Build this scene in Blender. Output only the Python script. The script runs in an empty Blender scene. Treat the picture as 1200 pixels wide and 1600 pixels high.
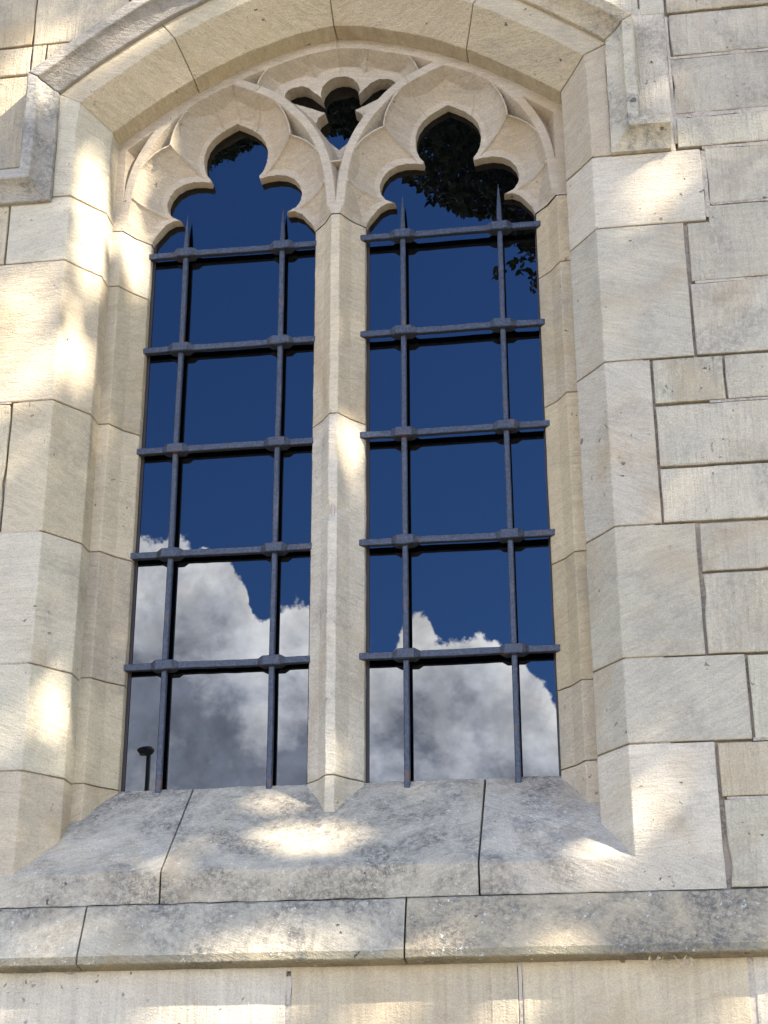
import bpy, bmesh, math, random
import numpy as np
from mathutils import Vector, noise
R = math.radians
SC = bpy.context.scene
COL = SC.collection
rng = random.Random(7)

# ------------------------------------------------------------------ camera
cam_d = bpy.data.cameras.new('camera')
cam = bpy.data.objects.new('camera', cam_d); COL.objects.link(cam)
cam.location = (0.7045, -3.7751, -1.7016)
_yaw, _pitch, _roll = -0.14227, 0.39542, -0.002834
_fw = Vector((math.sin(_yaw)*math.cos(_pitch), math.cos(_yaw)*math.cos(_pitch), math.sin(_pitch)))
_r = _fw.cross(Vector((0, 0, 1))).normalized(); _u = _r.cross(_fw)
_rr = _r*math.cos(_roll) + _u*math.sin(_roll); _uu = -_r*math.sin(_roll) + _u*math.cos(_roll)
from mathutils import Matrix
cam.rotation_euler = Matrix((_rr, _uu, -_fw)).transposed().to_euler()
cam_d.sensor_fit = 'VERTICAL'; cam_d.sensor_height = 36.0
cam_d.lens = 2535.0*36.0/1600.0
cam_d.clip_start = 0.05; cam_d.clip_end = 2000
SC.camera = cam

# ------------------------------------------------------------------ light
SUN_AZ, SUN_EL = 61.0, 41.0            # degrees right of the wall's normal, above the horizon
SUN = Vector((math.sin(R(SUN_AZ))*math.cos(R(SUN_EL)), -math.cos(R(SUN_AZ))*math.cos(R(SUN_EL)), math.sin(R(SUN_EL))))
SC.view_settings.view_transform = 'Standard'
SC.view_settings.look = 'None'
SC.view_settings.exposure = 1.93
SC.view_settings.gamma = 1.0
SUN_STRENGTH, SKY_STRENGTH = 5.0, 0.10
sd_ = bpy.data.lights.new('sun', 'SUN'); sd_.energy = SUN_STRENGTH; sd_.angle = R(0.53); sd_.color = (1.0, .93, .82)
sun = bpy.data.objects.new('sun', sd_); COL.objects.link(sun)
sun.location = SUN*30
sun.rotation_euler = SUN.to_track_quat('Z', 'Y').to_euler()

class NT:
    """small helper for node trees"""
    def __init__(s, tree): s.t = tree; s.n = tree.nodes; s.l = tree.links
    def node(s, typ, **kw):
        n = s.n.new(typ)
        for k, v in kw.items(): setattr(n, k, v)
        return n
    def put(s, sock, v):
        if isinstance(v, bpy.types.NodeSocket): s.l.new(v, sock)
        else: sock.default_value = v
    def math(s, op, a, b=0.0, c=0.0, clamp=False):
        n = s.node('ShaderNodeMath', operation=op, use_clamp=clamp)
        for i, v in enumerate((a, b, c)): s.put(n.inputs[i], v)
        return n.outputs[0]
    def mix(s, f, a, b, typ='MIX'):
        n = s.node('ShaderNodeMix', data_type='RGBA', blend_type=typ)
        s.put(n.inputs[0], f); s.put(n.inputs[6], a); s.put(n.inputs[7], b)
        return n.outputs[2]
    def noise(s, vec, scale, detail=3, rough=.55, dist=0.0):
        n = s.node('ShaderNodeTexNoise'); s.put(n.inputs['Vector'], vec)
        n.inputs['Scale'].default_value = scale; n.inputs['Detail'].default_value = detail
        n.inputs['Roughness'].default_value = rough; n.inputs['Distortion'].default_value = dist
        return n.outputs['Fac']
    def ramp(s, v, lo, hi, a=0.0, b=1.0):
        n = s.node('ShaderNodeMapRange', interpolation_type='SMOOTHSTEP')
        s.put(n.inputs[0], v)
        for i, x in enumerate((lo, hi, a, b)): s.put(n.inputs[i+1], x)
        return n.outputs[0]
    def mapping(s, vec, scale=(1, 1, 1), rot=(0, 0, 0)):
        n = s.node('ShaderNodeMapping'); s.put(n.inputs['Vector'], vec)
        n.inputs['Scale'].default_value = scale; n.inputs['Rotation'].default_value = rot
        return n.outputs[0]

def c4(c): return (c[0], c[1], c[2], 1.0)

# ---- world: physical sky with a bank of cumulus standing over the horizon opposite the wall
W = bpy.data.worlds.new('World'); SC.world = W; W.use_nodes = True
N = NT(W.node_tree); N.n.clear()
out = N.node('ShaderNodeOutputWorld'); bg = N.node('ShaderNodeBackground')
sky = N.node('ShaderNodeTexSky', sky_type='NISHITA'); sky.sun_disc = False
sky.sun_elevation = R(SUN_EL); sky.sun_rotation = math.atan2(SUN.x, SUN.y)
sky.altitude = 0; sky.air_density = 1.0; sky.dust_density = 0.3; sky.ozone_density = 3.0
tc = N.node('ShaderNodeTexCoord'); dirv = tc.outputs['Generated']
sp = N.node('ShaderNodeSeparateXYZ'); N.put(sp.inputs[0], dirv)
az = N.math('MULTIPLY', N.math('ARCTAN2', sp.outputs[0], N.math('MULTIPLY', sp.outputs[1], -1.0)), 57.2958)
el = N.math('MULTIPLY', N.math('ARCSINE', sp.outputs[2]), 57.2958)
EDGE = [(-30, 19), (-20, 21), (-17.5, 21.6), (-16.4, 21.6), (-15.4, 21.4), (-14.4, 21.3), (-13.9, 20.9), (-13.3, 20.1), (-12.9, 19.1), (-12.3, 19.2),
        (-11.6, 19.7), (-10.9, 19.5), (-9.8, 18.2), (-8.8, 17.6), (-7.9, 18.1), (-7.2, 19.1), (-6.5, 19.0), (-6.1, 18.2), (-5.4, 18.2), (-4.7, 18.3), (-3.5, 17.7),
        (-2.8, 17.2), (-2.1, 16.4), (-1.5, 15.4), (2, 13), (10, 14)]
fc = N.node('ShaderNodeFloatCurve')
cv = fc.mapping.curves[0]
pts = [((a+30)/40.0, e/40.0) for a, e in EDGE]
cv.points[0].location = pts[0]; cv.points[1].location = pts[-1]
for p in pts[1:-1]: cv.points.new(*p)
fc.mapping.update()
N.put(fc.inputs['Value'], N.math('DIVIDE', N.math('ADD', az, 30.0), 40.0, clamp=True))
edge = N.math('MULTIPLY', fc.outputs[0], 40.0)
n1 = N.noise(dirv, 26, 8, .62, .2); n2 = N.noise(dirv, 75, 6, .6)
dep = N.math('SUBTRACT', edge, el)                                  # degrees under the cloud's edge
dep = N.math('ADD', dep, N.math('MULTIPLY', N.math('SUBTRACT', n1, .5), 2.6))
dep = N.math('ADD', dep, N.math('MULTIPLY', N.math('SUBTRACT', n2, .5), 1.3))
mask = N.ramp(dep, -.06, .20)
n3 = N.noise(N.mapping(dirv, (1, 1, 1.4)), 15, 8, .62, .1)
n4 = N.noise(dirv, 42, 5, .55, .2)
body = N.math('ADD', N.math('SUBTRACT', edge, el), N.math('MULTIPLY', N.math('SUBTRACT', n3, .5), 11.0))
body = N.math('ADD', body, N.math('MULTIPLY', N.math('SUBTRACT', n4, .5), 5.0))
lit = N.node('ShaderNodeValToRGB'); N.put(lit.inputs[0], N.math('DIVIDE', body, 10.0, clamp=True))
cr = lit.color_ramp
cr.elements[0].position = 0.0; cr.elements[0].color = (.97, .98, 1, 1)
cr.elements[1].position = 1.0; cr.elements[1].color = (.42, .45, .52, 1)
for p, c in ((.16, (.80, .83, .89, 1)), (.36, (.60, .64, .73, 1)), (.56, (.25, .28, .36, 1)), (.78, (.20, .23, .30, 1))):
    e = cr.elements.new(p); e.color = c
CLOUD = 30.0
cl = N.mix(1.0, lit.outputs[0], (CLOUD, CLOUD, CLOUD, 1), 'MULTIPLY')
bil = N.math('MULTIPLY_ADD', N.ramp(N.noise(dirv, 24, 8, .62, .1), .34, .66), .50, .72)
cl = N.mix(1.0, cl, bil, 'MULTIPLY')
mask = N.math('MULTIPLY', mask, N.ramp(el, -2, 2))
mask = N.math('MULTIPLY', mask, N.math('MULTIPLY', N.ramp(az, -60, -40), N.ramp(az, 40, 25)))   # the bank stands opposite the wall only
graded = N.math('MULTIPLY', N.ramp(az, -60, -35), N.ramp(az, 40, 20))
blue = N.mix(graded, sky.outputs[0], (.57, .99, 1.72, 1), 'MULTIPLY')
N.put(bg.inputs['Color'], N.mix(mask, blue, cl))
bg.inputs['Strength'].default_value = SKY_STRENGTH
N.l.new(bg.outputs[0], out.inputs['Surface'])

# ------------------------------------------------------------------ materials
def new_mat(name):
    m = bpy.data.materials.new(name); m.use_nodes = True
    n = NT(m.node_tree); n.n.clear()
    o = n.node('ShaderNodeOutputMaterial'); b = n.node('ShaderNodeBsdfPrincipled')
    n.l.new(b.outputs[0], o.inputs['Surface'])
    return m, n, b

def stone_mat(name, dirt=.3, dirt_col=(.13, .13, .125), tool='diag', speck=.3, bump=1.0, dirt_scale=5.0, ends=None):
    """weathered limestone; each stone's own colour comes with its mesh (attribute tone, alpha = seed)"""
    m, n, b = new_mat(name)
    at = n.node('ShaderNodeAttribute', attribute_name='tone')
    tcn = n.node('ShaderNodeTexCoord')
    off = n.math('MULTIPLY', at.outputs['Alpha'], 53.0)
    cx = n.node('ShaderNodeCombineXYZ'); n.put(cx.inputs[0], off); n.put(cx.inputs[1], off)
    va = n.node('ShaderNodeVectorMath', operation='ADD'); n.put(va.inputs[0], tcn.outputs['Object']); n.put(va.inputs[1], cx.outputs[0])
    p = va.outputs[0]
    p0 = tcn.outputs['Object']
    vr = n.node('ShaderNodeVectorRotate', rotation_type='Y_AXIS'); n.put(vr.inputs['Vector'], p)
    n.put(vr.inputs['Angle'], n.math('MULTIPLY', n.math('SUBTRACT', n.math('FRACT', n.math('MULTIPLY', at.outputs['Alpha'], 17.3)), .5), 1.0))
    pr = vr.outputs[0]                              # every block lies on its own bed
    broad = n.noise(p, 3.5, 4, .6, .4)
    bed = n.noise(n.mapping(pr, (1.2, 1.2, 11), (0, R(14), 0)), 4.0, 4, .6, .6)
    fine = n.noise(n.mapping(p, (1, 1, 2.2), (0, R(14), 0)), 75, 4, .7)
    grain = n.noise(p0, 260, 2, .6)
    if tool == 'vert':
        tl = n.noise(n.mapping(p, (95, 30, 7), (0, R(-4), 0)), 1.0, 3, .6, .8)
    elif tool == 'comb':
        tl = n.noise(n.mapping(p, (60, 30, 3.0), (0, R(2), 0)), 1.0, 2, .5, .5)
    else:
        tl = n.noise(n.mapping(pr, (16, 16, 120), (0, R(8), 0)), 1.0, 3, .65, .8)
    pit = n.noise(p, 46, 3, .55)
    pitm = n.math('MULTIPLY', n.ramp(pit, .685, .74), n.ramp(n.noise(p, 6, 2), .45, .6))
    val = n.math('ADD', .50, n.math('MULTIPLY', broad, .30))
    val = n.math('ADD', val, n.math('MULTIPLY', bed, .27))
    val = n.math('ADD', val, n.math('MULTIPLY', fine, .42))
    val = n.math('ADD', val, n.math('MULTIPLY', n.math('SUBTRACT', tl, .5), .50))
    val = n.math('ADD', val, n.math('MULTIPLY', n.math('SUBTRACT', grain, .5), .7))
    col = n.mix(1.0, at.outputs['Color'], val, 'MULTIPLY')
    # ochre iron staining
    col = n.mix(n.math('MULTIPLY', n.ramp(n.noise(p, 2.3, 4, .6, .8), .50, .74), .5), col, (.36, .25, .125, 1))
    dm = n.ramp(n.noise(p0, dirt_scale, 9, .68, .6), .62-.32*dirt, .80-.25*dirt)
    dm = n.math('MULTIPLY', dm, n.ramp(n.noise(p0, 70, 9, .85), .38, .62, .12, 1.0))
    if ends:                                        # the growth keeps off the stone's two ends
        sx = n.node('ShaderNodeSeparateXYZ'); n.put(sx.inputs[0], p0)
        xj = n.math('ADD', sx.outputs[0], n.math('MULTIPLY', n.math('SUBTRACT', n.noise(p0, 7, 3), .5), .25))
        dm = n.math('MULTIPLY', dm, n.math('MULTIPLY', n.ramp(xj, ends[0]-.1, ends[0]+.06), n.ramp(xj, ends[1]+.06, ends[1]-.12)))
    col = n.mix(n.math('MULTIPLY', dm, min(1.0, .35+dirt)), col, c4(dirt_col))
    sm = n.math('MULTIPLY', n.ramp(n.noise(p0, 85, 4, .7), .60, .68), n.ramp(n.noise(p0, 9, 3), .38, .58))
    col = n.mix(n.math('MULTIPLY', sm, speck), col, (.62, .60, .54, 1))
    col = n.mix(n.math('MULTIPLY', pitm, .75), col, (.07, .06, .05, 1))
    n.put(b.inputs['Base Color'], col)
    b.inputs['Roughness'].default_value = .93
    b.inputs['Specular IOR Level'].default_value = .18
    h = n.math('ADD', n.math('MULTIPLY', fine, .9), n.math('MULTIPLY', tl, 1.3 if tool != 'diag' else .8))
    h = n.math('ADD', h, n.math('MULTIPLY', grain, .5))
    h = n.math('ADD', h, n.math('MULTIPLY', pitm, -2.2))
    h = n.math('ADD', h, n.math('MULTIPLY', broad, 2.0))
    bp = n.node('ShaderNodeBump'); n.put(bp.inputs['Height'], h)
    bp.inputs['Strength'].default_value = .75*bump; bp.inputs['Distance'].default_value = .005
    n.l.new(bp.outputs[0], b.inputs['Normal'])
    return m

M_ASHLAR = stone_mat('ashlar_stone', .50, (.24, .21, .165), 'vert', .4, 1.2, 4.5)
M_PLINTH = stone_mat('combed_stone', .22, (.20, .18, .15), 'comb', .25, 1.0, 3.0)
M_DRESSED = stone_mat('dressed_stone', .36, (.23, .205, .165), 'diag', .2, 1.0, 4.0)
M_CARVED = stone_mat('carved_stone', .12, (.15, .14, .125), 'diag', .15, .7, 5.0)
M_LICHEN = stone_mat('lichened_stone', .80, (.115, .108, .095), 'diag', 1.0, 1.4, 5.0)
M_SILL = stone_mat('sill_stone', .72, (.125, .115, .095), 'diag', 1.0, 1.4, 5.0, ends=(-.70, .66))
M_HOOD = stone_mat('weathered_stone', .62, (.15, .145, .125), 'diag', .4, 1.1, 8.0)

def mortar_mat():
    m, n, b = new_mat('mortar')
    p = n.node('ShaderNodeTexCoord').outputs['Object']
    a = n.ramp(n.noise(p, 9, 4, .6), .42, .58)
    col = n.mix(a, (.24, .195, .145, 1), (.42, .35, .26, 1))
    col = n.mix(n.ramp(n.noise(p, 150, 3), .35, .7), col, (.45, .38, .30, 1))
    n.put(b.inputs['Base Color'], col); b.inputs['Roughness'].default_value = .95
    bp = n.node('ShaderNodeBump'); n.put(bp.inputs['Height'], n.noise(p, 120, 4)); bp.inputs['Strength'].default_value = .6; bp.inputs['Distance'].default_value = .004
    n.l.new(bp.outputs[0], b.inputs['Normal'])
    return m
M_MORTAR = mortar_mat()

def iron_mat():
    m, n, b = new_mat('painted_iron')
    p = n.node('ShaderNodeTexCoord').outputs['Object']
    g = n.noise(p, 190, 4, .7); g2 = n.noise(p, 20, 3)
    col = n.mix(n.ramp(g, .38, .68), (.009, .012, .020, 1), (.056, .068, .095, 1))
    col = n.mix(n.math('MULTIPLY', n.ramp(g2, .58, .70), .5), col, (.11, .05, .022, 1))
    n.put(b.inputs['Base Color'], col)
    b.inputs['Metallic'].default_value = 0.0
    n.put(b.inputs['Roughness'], n.ramp(g, .3, .7, .35, .6))
    bp = n.node('ShaderNodeBump'); n.put(bp.inputs['Height'], n.noise(p, 130, 3, .6)); bp.inputs['Strength'].default_value = .7; bp.inputs['Distance'].default_value = .003
    n.l.new(bp.outputs[0], b.inputs['Normal'])
    return m
M_IRON = iron_mat()

def glass_mat():
    m, n, b = new_mat('glass_with_dark_room')
    p = n.node('ShaderNodeTexCoord').outputs['Object']
    b.inputs['Base Color'].default_value = (.0008, .0009, .0012, 1)  # near-black base stands in for the unlit room behind the pane
    b.inputs['Roughness'].default_value = 0.0
    b.inputs['IOR'].default_value = 1.60
    bp = n.node('ShaderNodeBump'); n.put(bp.inputs['Height'], n.noise(p, 2.2, 1)); bp.inputs['Strength'].default_value = .04; bp.inputs['Distance'].default_value = .01
    n.l.new(bp.outputs[0], b.inputs['Normal'])
    return m
M_GLASS = glass_mat()

def plain(name, col, rough=.6, var=.25, scale=20, metal=0.0):
    m, n, b = new_mat(name)
    p = n.node('ShaderNodeTexCoord').outputs['Object']
    f = n.noise(p, scale, 4, .6)
    n.put(b.inputs['Base Color'], n.mix(f, c4([x*(1-var) for x in col]), c4([x*(1+var) for x in col])))
    b.inputs['Roughness'].default_value = rough; b.inputs['Metallic'].default_value = metal
    return m
M_LEAD = plain('dark_sealant', (.026, .017, .014), .6)
M_BARK = plain('bark', (.09, .065, .045), .9, .4, 14)
M_LEAF = plain('tree_leaf', (.04, .06, .018), .55, .5, 1.5)
M_PAVE = plain('paving', (.20, .18, .14), .9, .2, 3)
M_STEEL = plain('grey_steel', (.11, .115, .12), .45, .15, 12)
M_LENS = plain('frosted_lens', (.30, .31, .33), .35, .05, 12)
M_DRY = plain('dry_stalk', (.40, .31, .19), .8, .3, 60)

# ------------------------------------------------------------------ mesh helpers
STONE_A = (.445, .375, .275)
def tone(kind='warm', v=None):
    base = {'warm': (.50, .408, .275), 'pale': (.53, .455, .335), 'grey': (.475, .412, .305), 'gold': (.465, .365, .225), 'tan': (.455, .37, .25), 'dull': (.40, .355, .29),
            'slate': (.44, .382, .285)}[kind]
    k = rng.uniform(.90, 1.07) if v is None else v
    return (base[0]*k, base[1]*k*rng.uniform(.995, 1.01), base[2]*k*rng.uniform(.97, 1.03), rng.random())

class MB:
    def __init__(s): s.v = []; s.f = []; s.t = []
    def add_bm(s, bm, t=(.4, .4, .4, 0)):
        bm.verts.index_update(); o = len(s.v)
        s.v += [tuple(v.co) for v in bm.verts]
        for f in bm.faces: s.f.append([o+v.index for v in f.verts]); s.t.append(t)
        bm.free()
    def add(s, vs, fs, t=(.4, .4, .4, 0)):
        o = len(s.v); s.v += [tuple(v) for v in vs]
        for f in fs: s.f.append([o+i for i in f]); s.t.append(t)
    def build(s, name, mat, parent=None, smooth=False):
        me = bpy.data.meshes.new(name); me.from_pydata(s.v, [], s.f); me.update()
        a = me.attributes.new('tone', 'FLOAT_COLOR', 'CORNER')
        buf = np.empty((len(me.loops), 4), np.float32); k = 0
        for f, t in zip(s.f, s.t): buf[k:k+len(f)] = t; k += len(f)
        a.data.foreach_set('color', buf.ravel())
        me.materials.append(mat)
        if smooth: me.polygons.foreach_set('use_smooth', [True]*len(me.polygons))
        ob = bpy.data.objects.new(name, me); COL.objects.link(ob)
        if parent: ob.parent = parent
        return ob

def empty(name, label, cat, loc=(0, 0, 0), group=None):
    o = bpy.data.objects.new(name, None); COL.objects.link(o); o.location = loc
    o['label'] = label; o['category'] = cat; o.empty_display_size = .2
    if group: o['group'] = group
    return o

def wob(co, amp=.0012, s=22.0):
    v = noise.noise_vector(Vector(co)*s); w = noise.noise_vector(Vector(co)*s*4.3)
    return Vector(co) + v*amp + w*amp*.6

def densify(poly, step):
    o = []
    for i, a in enumerate(poly):
        b = poly[(i+1) % len(poly)]; L = math.hypot(b[0]-a[0], b[1]-a[1]); k = max(1, int(L/step))
        for j in range(k): o.append((a[0]+(b[0]-a[0])*j/k, a[1]+(b[1]-a[1])*j/k))
    return o

def prism(mb, poly, mapf, ts, t, bev=.003, dens=None, amp=.0011, nobev=None, ang=14, chip=0):
    """solid: 2-D outline swept through the stations ts; edges worn, faces slightly uneven"""
    P = densify(poly, dens) if dens else poly
    if chip:                                        # knocked edges: a few outline points sit further in
        cu = sum(p[0] for p in P)/len(P); cv_ = sum(p[1] for p in P)/len(P); Q = []
        for (u, v) in P:
            if rng.random() < chip:
                L = math.hypot(cu-u, cv_-v); k = rng.uniform(.003, .007)/max(L, .05); u += (cu-u)*k; v += (cv_-v)*k
            Q.append((u, v))
        P = Q
    bm = bmesh.new(); rings = []
    for tt in ts: rings.append([bm.verts.new(mapf(u, v, tt)) for u, v in P])
    n = len(P)
    for a, b in zip(rings, rings[1:]):
        for i in range(n): bm.faces.new((a[i], a[(i+1) % n], b[(i+1) % n], b[i]))
    bm.faces.new(rings[0][::-1]); bm.faces.new(rings[-1])
    bmesh.ops.recalc_face_normals(bm, faces=bm.faces[:])
    for v in bm.verts: v.co = wob(v.co, amp)
    bm.normal_update()
    if bev:
        ed = [e for e in bm.edges if len(e.link_faces) == 2 and e.calc_face_angle(0) > R(ang) and not (nobev and nobev((e.verts[0].co+e.verts[1].co)/2))]
        bmesh.ops.bevel(bm, geom=ed, offset=bev, offset_type='OFFSET', segments=2, profile=.5, affect='EDGES', clamp_overlap=True)
    mb.add_bm(bm, t)

def stations(a, b, step=.07):
    k = max(1, int(abs(b-a)/step)); return [a+(b-a)*i/k for i in range(k+1)]

def flat_stone(mb, poly, t, y0=0.0, y1=.10, bev=.003, nobev=None, g=.0017, chip=.07):
    """ashlar block: outline in (x,z), face at y0; outline drawn in by half a joint"""
    cx = sum(p[0] for p in poly)/len(poly); cz = sum(p[1] for p in poly)/len(poly)
    area = sum(poly[i][0]*poly[(i+1) % len(poly)][1]-poly[(i+1) % len(poly)][0]*poly[i][1] for i in range(len(poly)))
    if area < 0: poly = poly[::-1]
    if g == .0017: g = rng.uniform(.0010, .0032)
    Q = []; n = len(poly)
    for i in range(n):
        a, b, c = Vector(poly[i-1]), Vector(poly[i]), Vector(poly[(i+1) % n])
        d1 = (b-a).normalized(); d2 = (c-b).normalized()
        n1 = Vector((-d1.y, d1.x)); n2 = Vector((-d2.y, d2.x)); k = 1+n1.dot(n2)
        Q.append(tuple(b+(n1+n2)*(g/max(k, .3))))
    yj = y0+rng.uniform(-.0012, .0012)
    prism(mb, Q, lambda u, v, tt: (u, tt, v), [yj, y1], t, bev, dens=.045, amp=.0017, chip=chip,
          nobev=lambda c: c.y > yj+.02 or (nobev and nobev(c)), ang=40)

def clip(poly, a, b, c):
    """keep a*x+b*z >= c"""
    o = []
    for i, p in enumerate(poly):
        q = poly[(i+1) % len(poly)]; dp = a*p[0]+b*p[1]-c; dq = a*q[0]+b*q[1]-c
        if dp >= 0: o.append(p)
        if dp*dq < 0: s = dp/(dp-dq); o.append((p[0]+(q[0]-p[0])*s, p[1]+(q[1]-p[1])*s))
    return o

def rect(l, b, r, t): return [(l, b), (r, b), (r, t), (l, t)]

# ------------------------------------------------------------------ window dimensions (metres, wall face y = 0, into the building +y)
T1, T2, G = .104, .169, .261
XA, XB, XD, XE, XM, XF = .7422, .6673, .6377, .574, .074, .012
ZS = .908                              # joint where tracery starts
Z_SILL, Z_SB = -1.0, -1.078            # sill edge, underside of sill
HALF_A = [(.737, 1.253), (.613, 1.35), (.46, 1.455), (.313, 1.532), (.226, 1.57), (.11, 1.60), (0, 1.612)]
HALF_B = [(.667, 1.212), (.547, 1.30), (.425, 1.38), (.285, 1.45), (.20, 1.482), (.10, 1.512), (0, 1.528)]
HALF_N = [(.800, 1.287), (.660, 1.396), (.500, 1.505), (.350, 1.583), (.25, 1.625), (.12, 1.664), (0, 1.680)]

def catmull(P, k=5):
    P = [Vector(p) for p in P]; P = [P[0]*2-P[1]] + P + [P[-1]*2-P[-2]]; o = []
    for i in range(1, len(P)-2):
        a, b, c, d = P[i-1:i+3]
        for j in range(k):
            s = j/k
            o.append(.5*((2*b)+(c-a)*s+(2*a-5*b+4*c-d)*s*s+(3*b-a-3*c+d)*s**3))
    o.append(P[-2]); return [tuple(x) for x in o]
def full(H):
    h = catmull(H); return [(-x, z) for x, z in h] + [(x, z) for x, z in h[-2::-1]]
ARC_A, ARC_B, ARC_N = full(HALF_A), full(HALF_B), full(HALF_N)

# ================================================================== CHURCH WALL
wall = empty('church_wall', 'old pale limestone church wall of squared blocks around the arched window', 'wall', (0, 0, -3.3))
OFF = Vector((0, 0, 3.3))
PARTS = []
def under(ob, root):
    """parent keeping world place"""
    ob.parent = root; ob.location = -Vector(root.location) if root.location.length else (0, 0, 0)
    return ob

# --- ashlar blocks: those in view as laid in the photograph, then plain courses beyond
A = MB()
traced = [
 ('grey', rect(.978, 1.220, 1.455, 1.366)), ('slate', rect(.974, 1.026, 1.437, 1.212)), ('slate', rect(.974, .913, 1.42, 1.013)),
 ('grey', rect(1.045, .731, 1.404, .905)), ('grey', [(1.038, .727), (1.4, .727), (1.4, .495), (.980, .495), (.980, .677), (1.038, .677)]),
 ('grey', rect(.977, .278, 1.40, .491)), ('grey', rect(.862, .145, 1.044, .275)), ('slate', rect(1.044, .145, 1.40, .275)),
 ('grey', rect(.862, -.032, 1.40, .141)), ('pale', rect(.862, -.183, 1.40, -.034)), ('grey', rect(.946, -.316, 1.40, -.187)),
 ('slate', rect(.943, -.526, 1.40, -.319)), ('grey', rect(1.034, -.737, 1.40, -.530)), ('warm', rect(.946, -.871, 1.40, -.739)),
 ('grey', rect(.950, -1.078, 1.40, -.874)),
 # left of the jambs
 ('warm', rect(-1.328, 1.480, -.609, 1.69)), ('warm', rect(-1.308, 1.372, -.858, 1.478)), ('tan', rect(-1.28, 1.041, -.80, 1.370)),
 ('warm', rect(-1.28, .934, -.80, 1.039)), ('warm', rect(-1.3, .718, -.922, .932)), ('pale', rect(-1.3, .278, -1.13, .716)),
 ('warm', rect(-1.3, -.105, -.859, .276)), ('warm', rect(-1.3, -.467, -1.08, -.107)), ('pale', rect(-1.3, -.743, -1.03, -.469)),
 ('warm', rect(-1.3, -.998, -1.05, -.745)),
]
CH = [((.90, 1.28), (.41, 1.600)), ((.41, 1.600), (0, 1.735)), ((0, 1.735), (-.41, 1.600)), ((-.41, 1.600), (-.90, 1.28))]
def lay(kind, poly, **kw):
    """one block, cut back where the window's arch and hood take its place"""
    xs_ = [p[0] for p in poly]; zs_ = [p[1] for p in poly]
    if max(zs_) > 1.28 and min(xs_) < .90 and max(xs_) > -.90 and min(zs_) < 1.74:
        for (a, b) in CH:
            q = clip(clip(poly, 1, 0, min(a[0], b[0])), -1, 0, -max(a[0], b[0]))
            if len(q) < 3: continue
            nx, nz = (a[1]-b[1]), -(a[0]-b[0])
            if nz < 0: nx, nz = -nx, -nz
            q = clip(q, nx, nz, nx*a[0]+nz*a[1])
            if len(q) >= 3: flat_stone(A, q, tone(kind), **kw)
        for q in (clip(poly, 1, 0, .90), clip(poly, -1, 0, .90)):
            if len(q) >= 3: flat_stone(A, q, tone(kind), **kw)
    else: flat_stone(A, poly, tone(kind), **kw)
for k, p in traced: lay(k, p)
# label stones behind the hood's drops
flat_stone(A, rect(.801, .905, .972, 1.40), tone('pale'), y0=.0015)
def courses(x0, x1, z0, z1, kinds, hmin=.16, hmax=.26):
    z = z1
    while z > z0+.03:
        h = rng.uniform(hmin, hmax); zb = z-h
        if zb < z0+.1: zb = z0
        x = x0-rng.uniform(0, .25)
        while x < x1-.01:
            w = rng.uniform(.32, .62); xe = x+w
            if xe > x1-.15: xe = x1
            lay(rng.choice(kinds), rect(max(x, x0), zb, xe, z)); x = xe
        z = zb
courses(1.404, 3.4, -1.078, 1.37, ('grey', 'slate', 'warm'))
courses(-3.4, -1.31, -1.078, 1.69, ('warm', 'pale', 'tan'))
courses(.975, 3.4, 1.37, 3.2, ('grey', 'slate', 'warm'))
courses(-3.4, .973, 1.692, 3.2, ('warm', 'grey', 'tan'))
lay('grey', rect(.30, 1.37, .973, 1.690)); lay('warm', rect(-.607, 1.48, -.16, 1.69)); lay('grey', rect(-.158, 1.48, .298, 1.69)); lay('tan', rect(-.856, 1.372, -.40, 1.478))
under(A.build('ashlar_facing', M_ASHLAR), wall)

Bm = MB()
for k, p in (('pale', rect(-1.056, -1.49, -.062, -1.225)), ('warm', rect(-.060, -1.49, .468, -1.225)),
             ('warm', rect(.471, -1.49, .977, -1.225)), ('pale', rect(.983, -1.49, 1.45, -1.225))):
    flat_stone(Bm, p, tone(k), g=.0035)
A2 = A; A = Bm
courses(1.452, 3.4, -1.49, -1.225, ('warm', 'pale'), .3, .3); courses(-3.4, -1.058, -1.49, -1.225, ('warm', 'pale'), .3, .3)
courses(-3.4, 3.4, -3.34, -1.492, ('warm', 'pale', 'tan'))
under(A.build('lower_facing', M_PLINTH), wall); A = A2

# --- bedding mortar behind the blocks (joint bottoms) and the pointing that survives flush
Mo = MB()
def slab(mb, l, b, r, t, y0, y1, tn=(.4, .4, .4, 0)):
    v = [(l, y0, b), (r, y0, b), (r, y0, t), (l, y0, t), (l, y1, b), (r, y1, b), (r, y1, t), (l, y1, t)]
    mb.add(v, [(0, 1, 2, 3), (5, 4, 7, 6), (4, 0, 3, 7), (1, 5, 6, 2), (3, 2, 6, 7), (4, 5, 1, 0)], tn)
YJ = .018
slab(Mo, -3.4, -3.34, -.80, 3.2, YJ, .4); slab(Mo, .80, -3.34, 3.4, 3.2, YJ, .4)
slab(Mo, -.80, -3.34, .80, -1.09, YJ, .4); slab(Mo, -.80, 1.75, .80, 3.2, YJ, .4)
slab(Mo, .70, -1.09, .83, -.985, .03, .12); slab(Mo, -.83, -1.09, -.70, -.985, .03, .12)
slab(Mo, -.74, -1.09, .74, 1.75, .42, .5)
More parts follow.
